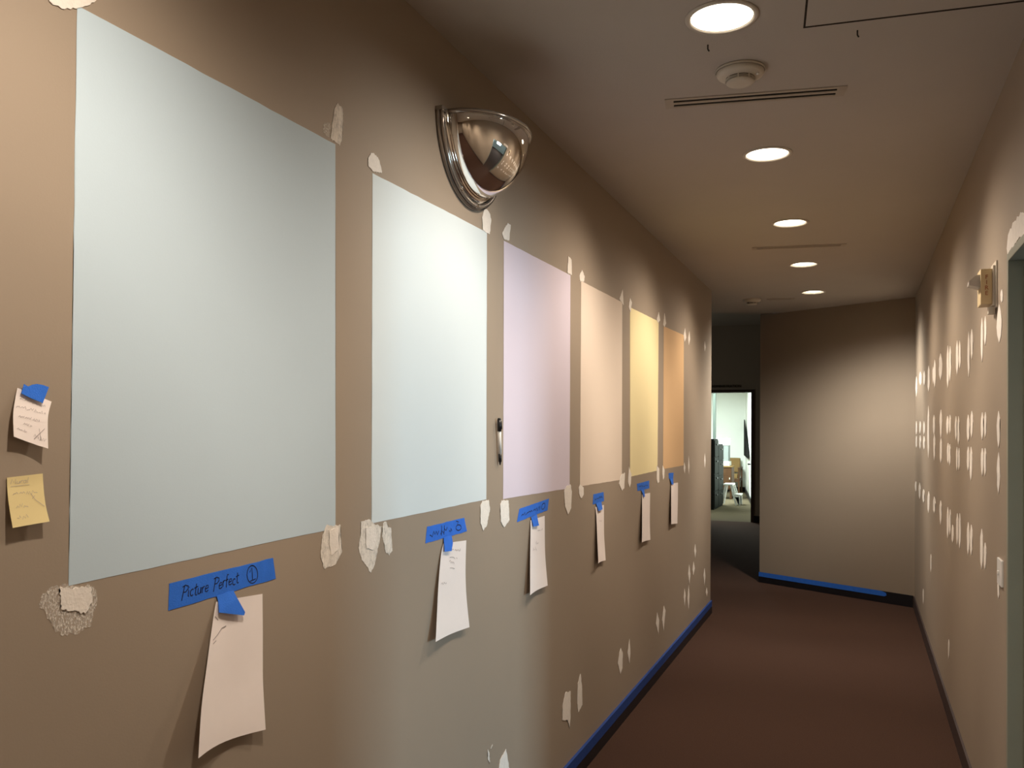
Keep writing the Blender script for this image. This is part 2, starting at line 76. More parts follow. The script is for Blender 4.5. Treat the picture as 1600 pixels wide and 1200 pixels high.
M = dict(
 wall=mat('taupe_wall_paint', TAUPE, .62, .35, noise=.03, nscale=3, bump=.07, bscale=260),
 ceil=mat('ceiling_paint', (.535,.488,.435), .9, .1, noise=.03, nscale=4, bump=.3, bscale=220),
 carpet=mat('brown_carpet', (.052,.028,.020), .98, .05, col2=(.088,.049,.035), nscale=140, bump=1.0, bscale=420),
 carpet2=mat('tan_office_carpet', (.105,.085,.055), .98, .05, col2=(.15,.122,.08), nscale=120, bump=1.0, bscale=400),
 base=mat('black_vinyl_base', (.012,.011,.014), .45, .4),
 base_br=mat('brown_vinyl_base', (.05,.032,.030), .5, .4),
 white=mat('office_white_paint', (.80,.83,.79), .8, .2, noise=.02),
 spackle=mat('white_spackle', (.88,.82,.75), .95, .1, noise=.10, nscale=60, bump=.6, bscale=150),
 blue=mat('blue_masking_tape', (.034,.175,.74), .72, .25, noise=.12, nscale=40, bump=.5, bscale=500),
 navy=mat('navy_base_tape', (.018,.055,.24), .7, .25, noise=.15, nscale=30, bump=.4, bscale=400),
 paper=mat('white_paper', (.93,.84,.80), .85, .15, noise=.02, nscale=30),
 sticky=mat('yellow_note_paper', (.80,.66,.34), .85, .15, noise=.03, nscale=30),
 ink=mat('dark_pen_ink', (.012,.018,.07), .6, .3),
 pencil=mat('faint_pencil', (.42,.37,.36), .9, .1),
 mirror=mat('mirror_chrome', (.88,.86,.83), .025, .5, metal=1.0),
 trimmet=mat('smoky_clear_rim', (.40,.36,.32), .15, .6, metal=.7),
 trimw=mat('white_trim_enamel', (.62,.56,.48), .4, .4),
 refl=mat('can_reflector', (.75,.70,.62), .25, .5, metal=.8),
 lens=mat('glowing_lens', (1,.95,.85), .5, .3, emit=(1.0,.90,.74), estr=LENS_STRENGTH),
 joint=mat('panel_joint', (.045,.036,.028), .9, .1, noise=.5, nscale=90),
 dark=mat('dark_slot', (.008,.007,.006), .8, .1),
 vent=mat('painted_vent', (.46,.40,.33), .6, .3),
 plastic=mat('cream_plastic', (.66,.60,.50), .45, .4),
 amber=mat('cream_alarm_plastic', (.70,.55,.32), .5, .4, noise=.05, nscale=20),
 red=mat('alarm_lettering', (.36,.10,.05), .6, .2),
 clear=mat('strobe_lens', (.55,.50,.45), .15, .6),
 frame=mat('grey_green_frame', (.275,.275,.215), .45, .45, noise=.06, nscale=12),
 doorbr=mat('dark_brown_door_frame', (.055,.028,.022), .5, .4),
 letter=mat('dark_lettering', (.03,.025,.018), .5, .3),
 black=mat('black_plastic', (.012,.012,.014), .4, .5),
 felt=mat('black_felt', (.006,.006,.006), .95, .05),
 pen=mat('pen_barrel', (.85,.83,.80), .35, .5),
 cab=mat('charcoal_cabinet', (.008,.008,.008), .7, .15),
 cabd=mat('charcoal_drawer', (.014,.015,.013), .7, .15),
 wood=mat('brown_wood', (.07,.032,.014), .5, .3, col2=(.12,.058,.026), nscale=14),
 tan=mat('tan_fabric', (.24,.155,.065), .9, .1, noise=.08, nscale=50),
 steel=mat('white_steel', (.80,.80,.77), .45, .4),
 grey=mat('grey_plastic', (.26,.29,.29), .5, .4),
 post=mat('grey_green_post', (.10,.125,.11), .6, .3),
 glass=None,
)
SW = [('aqua',(.545,.665,.75)),('pale_aqua',(.70,.775,.80)),('lavender',(.72,.645,.745)),('peach',(.81,.69,.58)),('yellow',(.93,.81,.47)),('apricot',(.72,.48,.265))]
for n_, c_ in SW: M['sw_'+n_] = mat('swatch_'+n_, c_, .75, .25, noise=.015, nscale=6, bump=.06, bscale=260)
def feather_mat(name, lo, hi, p0, p1, sc):
    m = bpy.data.materials.new(name); m.use_nodes = True; nt = m.node_tree
    b = nt.nodes['Principled BSDF']; b.inputs['Base Color'].default_value = (.87,.81,.73,1); b.inputs['Roughness'].default_value = .95
    b.inputs['Specular IOR Level'].default_value = .1
    tc = nt.nodes.new('ShaderNodeTexCoord'); mp = nt.nodes.new('ShaderNodeMapping'); mp.inputs['Scale'].default_value = (1,1,.55)
    nt.links.new(tc.outputs['Object'], mp.inputs['Vector'])
    n = nt.nodes.new('ShaderNodeTexNoise'); n.inputs['Scale'].default_value = sc; n.inputs['Detail'].default_value = 6; n.inputs['Roughness'].default_value = .75
    nt.links.new(mp.outputs[0], n.inputs['Vector'])
    r = nt.nodes.new('ShaderNodeValToRGB'); r.color_ramp.elements[0].position = p0; r.color_ramp.elements[1].position = p1
    r.color_ramp.elements[0].color = (lo,lo,lo,1); r.color_ramp.elements[1].color = (hi,hi,hi,1)
    nt.links.new(n.outputs[0], r.inputs[0]); nt.links.new(r.outputs[0], b.inputs['Alpha'])
    return m
M['feather'] = feather_mat('speckled_spackle', .02, .85, .44, .62, 420)
M['thin'] = feather_mat('thinly_spread_spackle', .55, .97, .34, .56, 110)
def glass_mat():
    m = bpy.data.materials.new('window_glass'); m.use_nodes = True; b = m.node_tree.nodes['Principled BSDF']
    b.inputs['Transmission Weight'].default_value = 1; b.inputs['Roughness'].default_value = 0; b.inputs['IOR'].default_value = 1.05
    return m
M['glass'] = glass_mat()

# ------------------------------------------------------------------ helpers
def link(name, bm, m, parent=None, smooth=False):
    bmesh.ops.recalc_face_normals(bm, faces=bm.faces[:])
    me = bpy.data.meshes.new(name); bm.to_mesh(me); bm.free()
    if m: me.materials.append(M[m] if isinstance(m, str) else m)
    if smooth:
        for p in me.polygons: p.use_smooth = True
    o = bpy.data.objects.new(name, me); COL.objects.link(o)
    if parent: o.parent = parent
    return o
def empty(name, loc=(0,0,0), rz=0):
    o = bpy.data.objects.new(name, None); COL.objects.link(o); o.location = loc; o.rotation_euler = (0,0,rz)
    o.empty_display_size = .05
    return o
def tag(o, label=None, cat=None, group=None, kind=None):
    if label: o['label'] = label
    if cat: o['category'] = cat
    if group: o['group'] = group
    if kind: o['kind'] = kind
    return o
def bx(bm, x0, x1, y0, y1, z0, z1):
    v = [bm.verts.new((x,y,z)) for x in (x0,x1) for y in (y0,y1) for z in (z0,z1)]
    for f in ((0,1,3,2),(4,6,7,5),(0,4,5,1),(2,3,7,6),(0,2,6,4),(1,5,7,3)): bm.faces.new([v[i] for i in f])
def box(name, dims, m, parent=None, bevel=0, smooth=False):
    bm = bmesh.new(); bx(bm, *dims)
    if bevel: bmesh.ops.bevel(bm, geom=bm.edges[:], offset=bevel, segments=2, affect='EDGES', profile=.7)
    return link(name, bm, m, parent, smooth)
def prism(bm, pts, vec):
    """closed prism from a planar 3D polygon swept along vec"""
    a = [bm.verts.new(p) for p in pts]; b = [bm.verts.new(Vector(p)+Vector(vec)) for p in pts]
    n = len(pts)
    fa = bm.faces.new(a); fb = bm.faces.new(b[::-1])
    for i in range(n): bm.faces.new((a[i], b[i], b[(i+1)%n], a[(i+1)%n]))
    if n > 4: bmesh.ops.triangulate(bm, faces=[fa, fb])
def ring(bm, rads, zs, seg=40, cx=0, cy=0, close_end=False, close_start=False):
    """lathe about z"""
    rows = []
    for r, z in zip(rads, zs):
        rows.append([bm.verts.new((cx+r*math.cos(2*math.pi*i/seg), cy+r*math.sin(2*math.pi*i/seg), z)) for i in range(seg)])
    for a, b in zip(rows, rows[1:]):
        for i in range(seg): bm.faces.new((a[i], a[(i+1)%seg], b[(i+1)%seg], b[i]))
    if close_end: bm.faces.new(rows[-1])
    if close_start: bm.faces.new(rows[0])
def tube(bm, p0, p1, r, seg=10, r1=None):
    p0, p1 = Vector(p0), Vector(p1); d = (p1-p0).normalized(); r1 = r if r1 is None else r1
    a = d.orthogonal().normalized(); b = d.cross(a)
    A = [bm.verts.new(p0+r*(math.cos(t)*a+math.sin(t)*b)) for t in [2*math.pi*i/seg for i in range(seg)]]
    B = [bm.verts.new(p1+r1*(math.cos(t)*a+math.sin(t)*b)) for t in [2*math.pi*i/seg for i in range(seg)]]
    for i in range(seg): bm.faces.new((A[i], A[(i+1)%seg], B[(i+1)%seg], B[i]))
    bm.faces.new(A[::-1]); bm.faces.new(B)
def struct(o): o['kind'] = 'structure'; return o

# ================================================================== SETTING
# ---- floors
CORNER_R = (XR, 8.35); CORNER_L = (-0.945, 9.12)      # the angled end wall
struct(box('floor', (-6.0, 5.2, -6.2, 15.0, -.12, 0), 'carpet'))
struct(box('floor', (-6.0, 0.6, 15.0, 23.2, -.12, 0), 'carpet2'))
# ---- ceiling with round openings for the recessed lights
LAMP_Y = [0.86 - 1.3127*k for k in (4,3,2,1,0)] + [2.498 + 1.3127*k for k in range(5)]
bm = bmesh.new()
def loop_edges(bm, pts):
    v = [bm.verts.new(p) for p in pts]
    return [bm.edges.new((v[i], v[(i+1)%len(v)])) for i in range(len(v))]
E_ = loop_edges(bm, [(5.2,-6.2,ZC),(5.2,8.9,ZC),(CORNER_L[0],9.0,ZC),(-1.38,8.737,ZC),(-6.0,7.9,ZC),(-6.0,-6.2,ZC)])
HOLE_R = .090
for ly in LAMP_Y: E_ += loop_edges(bm, [(XLAMP+HOLE_R*math.cos(-2*math.pi*i/40), ly+HOLE_R*math.sin(-2*math.pi*i/40), ZC) for i in range(40)])
bmesh.ops.triangle_fill(bm, edges=E_, use_beauty=True)
g = bmesh.ops.extrude_face_region(bm, geom=bm.faces[:])
for v in g['geom']:
    if isinstance(v, bmesh.types.BMVert): v.co.z += .16
struct(link('ceiling', bm, 'ceil'))
struct(box('ceiling', (-6.0, 0.6, 7.6, 15.1, ZT, ZT+.1), 'ceil'))
bm = bmesh.new()
for (p, q_) in (((-6,7.9),(-1.38,8.737)), ((-1.38,8.737),(-.945,9.0))):
    prism(bm, [(p[0],p[1],ZC+.15),(q_[0],q_[1],ZC+.15),(q_[0],q_[1],ZT),(p[0],p[1],ZT)], (0,-.06,0))
struct(link('trim_1', bm, 'wall'))
# ---- long left wall
wl = struct(box('wall_left', (XL-.15, XL, -6.2, 7.404, 0, ZC), 'wall'))
# ---- right wall with the cased opening
DY0, DY1, DZ = 2.26, 3.225, 2.135
bm = bmesh.new()
bx(bm, XR, XR+.14, DY1, 8.35, 0, ZC); bx(bm, XR, XR+.14, -6.2, DY0, 0, ZC); bx(bm, XR, XR+.14, DY0, DY1, DZ, ZC)
wr = struct(link('wall_right', bm, 'wall'))
# ---- angled wall closing the corridor, then the lobby wall behind its corner
dx, dy = CORNER_R[0]-CORNER_L[0], CORNER_R[1]-CORNER_L[1]; ln = math.hypot(dx, dy); ex, ey = dx/ln, dy/ln; nx, ny = -ey, ex   # normal pointing away from camera
bm = bmesh.new()
prism(bm, [(CORNER_L[0],CORNER_L[1],0),(CORNER_R[0]+.3*ex,CORNER_R[1]+.3*ey,0),(CORNER_R[0]+.3*ex,CORNER_R[1]+.3*ey,ZC),(CORNER_L[0],CORNER_L[1],ZC)], (nx*.12,ny*.12,0))
we = struct(link('wall_end', bm, 'wall'))
struct(box('wall_lobby_right', (CORNER_L[0], CORNER_L[0]+.12, CORNER_L[1]+.02, 15.0, 0, ZT), 'wall'))
struct(box('wall_lobby_left', (-6.1, -6.0, -6.2, 10.9, 0, ZT), 'wall')); struct(box('wall_lobby_left', (-6.1, -6.0, 12.3, 23.2, 0, ZT), 'wall'))
struct(box('wall_lobby_left', (-6.1, -6.0, 10.9, 12.3, 0, 1.0), 'wall')); struct(box('wall_lobby_left', (-6.1, -6.0, 10.9, 12.3, 2.4, ZT), 'wall'))
w2 = struct(empty('added_lobby_window', (-6.0, 11.6, 1.0)))  # made-up unseen window, put in to go with the lobby fill lamp
for n_, d_ in (('stile',(-.08,-.03,-.70,-.64,0,1.4)),('stile',(-.08,-.03,.64,.70,0,1.4)),('rail',(-.08,-.03,-.64,.64,0,.06)),('rail',(-.08,-.03,-.64,.64,1.34,1.4))): box(n_, d_, 'trimw', w2)
box('pane', (-.058,-.052,-.64,.64,.06,1.34), 'glass', w2)
struct(box('wall_back', (-6.0, 5.2, -6.3, -6.2, 0, ZC), 'wall'))
# ---- office wall with the doorway
OX0, OX1, OZ = -2.64, -1.697, 2.203
bm = bmesh.new(); bx(bm, -6.0, OX0, 15.0, 15.14, 0, ZT); bx(bm, OX1, -.825, 15.0, 15.14, 0, ZT); bx(bm, OX0, OX1, 15.0, 15.14, OZ, ZT)
wo = struct(link('wall_office', bm, 'wall'))
do = struct(empty('door_1', (OX1, 15.0, 0)))
for n_, d_ in (('jamb',(-.002,.045,-.02,.16,0,OZ+.045)),('jamb',(OX0-OX1-.045,OX0-OX1+.002,-.02,.16,0,OZ+.045)),('head',(OX0-OX1,0,-.02,.16,OZ-.002,OZ+.045))):
    box(n_, d_, 'doorbr', do)
bm = bmesh.new(); tube(bm, (-.012,.03,.98), (-.05,.03,.98), .012); tube(bm, (-.05,.03,.98), (-.05,.10,.98), .012); link('latch', bm, 'black', do)
# ---- office shell (turned a few degrees against the corridor)
bm = bmesh.new(); prism(bm, [(-1.56,15.14,0),(-2.67,22.4,0),(-2.67,22.4,2.7),(-1.56,15.14,2.7)], (.12,.018,0)); struct(link('wall_office_right', bm, 'white'))
struct(box('wall_office_back', (-6.0, -2.6, 22.4, 22.55, 0, 2.7), 'white'))
struct(box('ceiling', (-6.0, 0.0, 15.14, 22.6, 2.7, 2.8), 'white'))
struct(box('baseboard_office', (-6.0, -2.69, 22.375, 22.4, 0, .12), 'base'))
bm = bmesh.new(); prism(bm, [(-1.575,15.16,0),(-2.68,22.38,0),(-2.68,22.38,.12),(-1.575,15.16,.12)], (-.012,-.002,0)); struct(link('baseboard_office', bm, 'base'))
struct(box('trim_2', (-2.955, -2.90, 18.96, 19.04, 0, 2.7), 'post'))
# ---- baseboards
struct(box('baseboard_left', (XL, XL+.012, -6.2, 7.404, 0, .107), 'base'))
struct(box('baseboard_left', (XL-.15, XL+.012, 7.404, 7.416, 0, .107), 'base'))
bm = bmesh.new(); bx(bm, XR-.010, XR, DY1+.03, 8.34, 0, .10); bx(bm, XR-.010, XR, -6.2, DY0-.03, 0, .10); struct(link('baseboard_right', bm, 'base_br'))
bm = bmesh.new()
qx, qy = CORNER_R[0]-.012*ex, CORNER_R[1]-.012*ey
prism(bm, [(CORNER_L[0],CORNER_L[1],0),(qx,qy,0),(qx,qy,.105),(CORNER_L[0],CORNER_L[1],.105)], (-nx*.012,-ny*.012,0))
struct(link('baseboard_end', bm, 'base'))
struct(box('baseboard_lobby', (OX1+.045, CORNER_L[0], 14.985, 15.0, 0, .11), 'base'))
# ---- side room behind the right-hand opening, with its window
struct(box('wall_side_room_far', (4.95, 5.1, -.2, 2.80, 0, ZC), 'white')); struct(box('wall_side_room_far', (4.95, 5.1, 3.76, 6.2, 0, ZC), 'white'))
struct(box('wall_side_room_far', (4.95, 5.1, 2.80, 3.76, 0, .85), 'white')); struct(box('wall_side_room_far', (4.95, 5.1, 2.80, 3.76, 2.25, ZC), 'white'))
struct(box('wall_side_room_near', (XR+.14, 5.1, -.32, -.2, 0, ZC), 'white')); struct(box('wall_side_room_back', (XR+.14, 5.1, 6.2, 6.32, 0, ZC), 'white'))
wn = struct(empty('window_1', (4.95, 3.28, .85)))
for n_, d_ in (('sill',(-.10,.15,-.50,.50,-.03,.0)),('stile',(.03,.07,-.48,-.43,0,1.4)),('stile',(.03,.07,.43,.48,0,1.4)),('rail',(.03,.07,-.43,.43,0,.05)),('rail',(.03,.07,-.43,.43,1.35,1.4)),('rail',(.03,.07,-.43,.43,.68,.72))):
    box(n_, d_, 'trimw', wn)
box('pane', (.045,.051,-.43,.43,.05,.68), 'glass', wn); box('pane', (.045,.051,-.43,.43,.72,1.35), 'glass', wn)
# ---- grey-green metal frame lining the opening
df = struct(empty('door_2', (XR, DY1, 0)))
def fr(n_, d_): return box(n_, d_, 'frame', df, bevel=.003)
fr('jamb', (-.006, .040, -.022, .006, 0, DZ+.004)); fr('jamb', (.040, .146, -.034, .006, 0, DZ))
fr('jamb', (-.006, .146, DY0-DY1-.006, DY0-DY1+.022, 0, DZ+.004))
fr('head', (-.006, .146, DY0-DY1+.022, -.022, DZ-.022, DZ+.006))

# ================================================================== LEFT WALL: SWATCHES, PATCHES, NOTES
SWQ = [[(1.011,2.232),(1.745,2.236),(1.757,1.313),(1.005,1.300)], [(1.915,2.214),(2.650,2.219),(2.658,1.316),(1.922,1.308)],
       [(2.799,2.221),(3.555,2.226),(3.558,1.298),(2.806,1.306)], [(3.711,2.226),(4.437,2.231),(4.445,1.289),(3.708,1.297)],
       [(4.603,2.227),(5.328,2.235),(5.312,1.300),(4.622,1.295)], [(5.480,2.222),(6.160,2.236),(6.172,1.301),(5.478,1.302)]]
SWL = ['large aqua painted rectangle, biggest and nearest of the six wall swatches', 'pale icy blue painted rectangle below the convex mirror',
       'lavender painted rectangle beside the pen on the wall', 'peach cream painted rectangle between the lavender and yellow swatches',
       'yellow painted rectangle between the peach and apricot swatches', 'apricot orange painted rectangle, narrowest and farthest swatch']
def wobble(poly, step, amp, rnd):
    out = []
    n = len(poly)
    for i in range(n):
        a, b = Vector(poly[i]), Vector(poly[(i+1)%n]); L_ = (b-a).length; k = max(1, int(L_/step)); d = (b-a)/max(L_,1e-6); pn = Vector((-d.y, d.x))
        for j in range(k):
            p = a+(b-a)*(j/k)
            if j: p = p+pn*rnd.uniform(-amp, amp)
            out.append((p.x, p.y))
    return out
def wall_prism(name, poly, m, x0, th, parent=None):
    bm = bmesh.new(); prism(bm, [(x0, y, z) for y, z in poly], (th, 0, 0)); return link(name, bm, m, parent)
rs = random.Random(5)
for (n_, c_), q_, l_ in zip(SW, SWQ, SWL):
    s = wall_prism('paint_swatch', wobble(q_, .04, .0007, rs), 'sw_'+n_, XL+.0001, .0005); tag(s, l_, 'paint swatch', 'paint swatches on the left wall')
def area2(p): return abs(sum(p[i][0]*p[(i+1)%len(p)][1]-p[(i+1)%len(p)][0]*p[i][1] for i in range(len(p))))/2
for i, p in enumerate(LEFT_PATCHES):
    per = sum(math.dist(p[k], p[(k+1)%len(p)]) for k in range(len(p)))
    big = i in (15, 17, 18, 19, 1, 2)
    s = wall_prism('spackle_patch', wobble(p, per/70 if big else per/46, .0035 if i == 15 else .0022, rs), 'feather' if i in (15, 2) else 'thin' if big else 'spackle', XL+.0004, .0004 if big else .0014, wl)
    if i == 16: s.location.x = .0006
# heavier dabs inside the big smears
for p in ([(1.728,1.312),(1.768,1.312),(1.772,1.263),(1.738,1.250),(1.730,1.285)], [(1.892,1.300),(1.940,1.296),(1.946,1.262),(1.932,1.240),(1.896,1.246)]):
    wall_prism('spackle_dab', wobble(p, .008, .0020, rs), 'spackle', XL+.0009, .0012, wl)
for p in RIGHT_PATCHES:
    wall_prism('spackle_patch', p, 'spackle', XR-.0002, -.0016, wr)

# ---- handwriting: strokes in a unit box, drawn as thin ribbons
def ribbon(bm, pts, wdt, nrm):
    P = [Vector(p) for p in pts]; nrm = Vector(nrm)
    rows = []
    for i, p in enumerate(P):
        t = (P[min(i+1,len(P)-1)]-P[max(i-1,0)]).normalized(); s = t.cross(nrm).normalized()*wdt/2
        rows.append((bm.verts.new(p+s), bm.verts.new(p-s)))
    for a, b in zip(rows, rows[1:]): bm.faces.new((a[0], a[1], b[1], b[0]))
def arc(cx, cy, rx, ry, a0, a1, n=9): return [(cx+rx*math.cos(math.radians(a0+(a1-a0)*i/n)), cy+ry*math.sin(math.radians(a0+(a1-a0)*i/n))) for i in range(n+1)]
GL = {
 'P': ([[(.05,-.1),(.22,1)], [(.0,.92),(.3,1.02),(.62,.9),(.62,.68),(.40,.5),(.14,.5)]], .62),
 'i': ([[(.1,.5),(.08,.05),(.2,.0)], [(.12,.68),(.13,.74)]], .24),
 'c': ([arc(.24,.25,.2,.25,50,310)], .44),
 't': ([[(.2,.9),(.14,.1),(.24,.0),(.34,.06)], [(.0,.58),(.4,.66)]], .38),
 'u': ([[(.05,.5),(.04,.12),(.16,.0),(.32,.1),(.36,.5)], [(.36,.5),(.36,.02)]], .46),
 'r': ([[(.06,.5),(.06,.0)], [(.06,.3),(.18,.5),(.32,.48)]], .34),
 'e': ([[(.04,.24),(.38,.30),(.34,.48),(.16,.5),(.04,.3),(.08,.04),(.24,.0),(.4,.1)]], .44),
 'f': ([[(.36,.92),(.22,.98),(.16,.8),(.12,-.1)], [(.0,.5),(.32,.56)]], .36),
 'M': ([[(.0,.0),(.1,.95),(.3,.3),(.52,1.0),(.6,.0)]], .72),
 'a': ([arc(.2,.25,.18,.25,40,400), [(.38,.5),(.37,.04),(.44,.0)]], .48),
 'l': ([[(.1,1.0),(.07,.06),(.18,.0)]], .24),
 ' ': ([], .5),
 '1': ([[(.12,.72),(.25,.98),(.25,.02)], [(.08,.0),(.42,.02)]], .5),
}
def text_strokes(s, u0, u1, v0, v1, slant=.12, seed=0):
    r_ = random.Random(seed); tot = sum(GL[c][1] for c in s); x = 0; out = []
    for c in s:
        st, wd = GL[c]; jy = r_.uniform(-.06,.06)
        for k in st: out.append([(u0+(x+p[0]+slant*p[1])/tot*(u1-u0), v0+(p[1]+jy)*(v1-v0)) for p in k])
        x += wd
    return out
def scribble(u0, u1, v, hgt, n, seed):
    r_ = random.Random(seed); out = []; x = u0
    while x < u1:
        wl_ = min(u1-x, r_.uniform(.10,.22)); k = max(4, int(wl_/(u1-u0)*n))
        out.append([(x+wl_*i/k, v+hgt*(r_.uniform(.1,1) if i % 2 else r_.uniform(-.25,.3))) for i in range(k+1)]); x += wl_+r_.uniform(.02,.06)
    return out
def quad_map(q_, x):
    tl, tr, br, bl = [Vector(a) for a in q_]
    def f(u, v):
        p = (bl*(1-u)+br*u)*(1-v)+(tl*(1-u)+tr*u)*v
        return (x, p.x, p.y)
    return f
def write(name, strokes, fmap, wdt, m, parent, nrm=(1,0,0), nf=None):
    bm = bmesh.new()
    for s in strokes:
        ribbon(bm, [fmap(*p) for p in s], wdt, nrm)
    o = link(name, bm, m, parent); o['kind'] = 'stuff'
    return o

TL = ['long blue tape label with circled number under the large aqua swatch', 'blue tape label under the pale icy blue swatch', 'blue tape label under the lavender swatch',
      'short blue tape label under the peach swatch', 'short blue tape label under the yellow swatch', 'tiny blue tape label under the apricot swatch']
WR = [text_strokes('Picture Perfect', .10, .62, .30, .80, seed=1) + [arc(.76,.5,.055,.40,80,450,16)] + [[(.735,.62),(.762,.80),(.757,.25)], [(.73,.22),(.79,.26)]],
      scribble(.08,.62,.35,.32,18,2) + [[(.36,.2),(.37,.85)], [(.42,.22),(.44,.82)]] + [arc(.80,.42,.07,.2,80,440,10), [(.76,.9),(.82,.82),(.78,.66)]],
      scribble(.10,.70,.35,.32,18,3) + [arc(.82,.5,.06,.26,80,440,10)],
      scribble(.14,.86,.42,.28,10,4), scribble(.14,.86,.42,.28,10,5), []]
for k in range(6):
    T = TAPES['t%d' % (k+1)]; t = empty('tape_label', (0,0,0))
    c = Vector((XL, sum(a[0] for a in T['strip'])/4, sum(a[1] for a in T['strip'])/4)); t.location = c
    tag(t, TL[k], 'masking tape', 'blue tape labels under the swatches')
    st = wall_prism('label_strip', [(y-c.y, z-c.z) for y, z in wobble(T['strip'], .02, .0008, rs)], 'blue', 0.0002, .0007, t)
    if WR[k]: write('handwriting', WR[k], quad_map([(y-c.y, z-c.z) for y, z in T['strip']], .0012), .0022 if k == 0 else .0032, 'ink', st)
    # the tab follows the paper it holds: it leaves the wall a little towards its lower end
    zt_, zb_ = max(a[1] for a in T['tab']), min(a[1] for a in T['tab'])
    bm = bmesh.new(); prism(bm, [(.0012+.0085*min(1,1.5*(zt_-z)/(zt_-zb_)), y-c.y, z-c.z) for y, z in T['tab']], (.0006,0,0)); link('holding_tab', bm, 'blue', t)

def resample(P, n):
    P = [Vector(p) for p in P]; out = []
    for i in range(n+1):
        t = i/n*(len(P)-1); k = min(int(t), len(P)-2); u = t-k
        p0, p1, p2, p3 = P[max(k-1,0)], P[k], P[k+1], P[min(k+2,len(P)-1)]
        out.append(.5*((2*p1)+(p2-p0)*u+(2*p0-5*p1+4*p2-p3)*u*u+(3*p1-p0-3*p2+p3)*u**3))
    return out
def sheet(name, D, m, label, cat, group=None, n=16, mm=10, strokes=None, wdt=.0012, inkm='pencil'):
    l, r = resample(D['l'], n), resample(D['r'], n); bow = D['bow']
    org = l[0].copy(); org.x = XL
    root = empty(name, org); tag(root, label, cat, group)
    def S(u, v, lift=0):
        t = (1-v)*n; k = min(int(t), n-1); q_ = t-k
        a = l[k].lerp(l[k+1], q_); b = r[k].lerp(r[k+1], q_)
        p = a.lerp(b, u); p.x += bow*math.sin(math.pi*u)*-1.0*(1-v)+lift
        p.x = max(p.x, XL+.0016+lift)
        return p-org
    bm = bmesh.new(); th = .0004
    F = [[bm.verts.new(S(j/mm, 1-i/n)) for j in range(mm+1)] for i in range(n+1)]
    for i in range(n):
        for j in range(mm): bm.faces.new((F[i][j], F[i][j+1], F[i+1][j+1], F[i+1][j]))
    sh = link('sheet', bm, m, root, True)
    md = sh.modifiers.new('thickness', 'SOLIDIFY'); md.thickness = th; md.offset = 0; me_ = sh.modifiers.new('edges', 'EDGE_SPLIT'); me_.split_angle = math.radians(50)
    if strokes: write('handwriting', strokes, lambda u, v: S(u, v, .0012), wdt, inkm, root)
    return root
CL = ['curled white paper strip hanging below the large aqua swatch', 'white paper strip with a bent corner below the pale icy blue swatch', 'white paper strip below the lavender swatch',
      'narrow white paper strip below the peach swatch', 'narrow white paper strip below the yellow swatch', 'white paper strip below the apricot swatch']
CS = [[[(.05,.62),(.14,.66),(.2,.70),(.28,.72)], [(.06,.6),(.12,.62)], [(.02,.78),(.10,.75)]],
      scribble(.35,.75,.86,.03,8,21)+scribble(.35,.65,.76,.03,6,22)+scribble(.35,.55,.70,.03,6,23)+scribble(.40,.60,.64,.03,6,24)+scribble(.1,.3,.5,.02,5,25),
      scribble(.5,.85,.80,.03,6,26)+scribble(.4,.6,.62,.04,6,27)+scribble(.2,.5,.54,.05,6,28), scribble(.4,.7,.7,.03,5,29), [], []]
for k in range(6):
    sheet('paper_strip', PAPERS['p%d' % (k+1)], 'paper', CL[k], 'paper', 'paper strips taped below the swatches', strokes=CS[k] or None, wdt=.0016)
sheet('paper_note', PAPERS['note'], 'paper', 'small handwritten white note taped at the left edge above the yellow note', 'note', strokes=scribble(.12,.85,.80,.05,22,31)+scribble(.05,.9,.62,.07,26,32)+scribble(.15,.75,.43,.05,18,33)+scribble(.3,.55,.30,.04,8,34)+scribble(.1,.4,.17,.04,8,35)+[[(.6,.1),(.9,.32)],[(.75,.3),(.8,.12)]]+scribble(.6,.95,.12,.07,10,36), wdt=.0007)
sheet('sticky_note', PAPERS['sticky'], 'sticky', 'yellow handwritten sticky note below the taped white note', 'note', strokes=text_strokes('Mural', .08,.58,.80,.93, seed=4)+[[(.08,.74),(.60,.75)]]+scribble(.12,.8,.56,.07,14,41)+scribble(.18,.5,.32,.07,10,42)+scribble(.15,.5,.14,.06,10,43)+[[(.62,.56),(.72,.44),(.95,.30)],[(.64,.46),(.72,.52)]], wdt=.0006)
bm = bmesh.new(); prism(bm, [(p[0]+.0035, p[1], p[2]) for p in NOTE_TAPE], (.0006,0,0)); tag(link('tape_piece', bm, 'blue'), 'torn blue tape scrap holding the small white note', 'masking tape')

# ---- marker pen stuck to the wall
pn = empty('marker_pen', (XL, 2.739, 1.592)); tag(pn, 'black and white marker pen stuck upright between the icy blue and lavender swatches', 'pen')
p0, p1 = Vector((.012,.0,0)), Vector((.009,.018,-.163))
def pt(t): return p0.lerp(p1, t)
bm = bmesh.new(); tube(bm, pt(.0), pt(.04), .005, 12, .0072); tube(bm, pt(.04), pt(.28), .0072, 12, .0072); tube(bm, pt(.06)+Vector((.008,0,0)), pt(.24)+Vector((.008,0,0)), .0022, 8); link('cap', bm, 'black', pn, True)
bm = bmesh.new(); tube(bm, pt(.28), pt(.76), .0058, 12, .0062); link('barrel', bm, 'pen', pn, True)
bm = bmesh.new(); tube(bm, pt(.76), pt(.93), .0060, 12, .0058); tube(bm, pt(.93), pt(1.0), .0045, 12, .0022); link('grip', bm, 'black', pn, True)

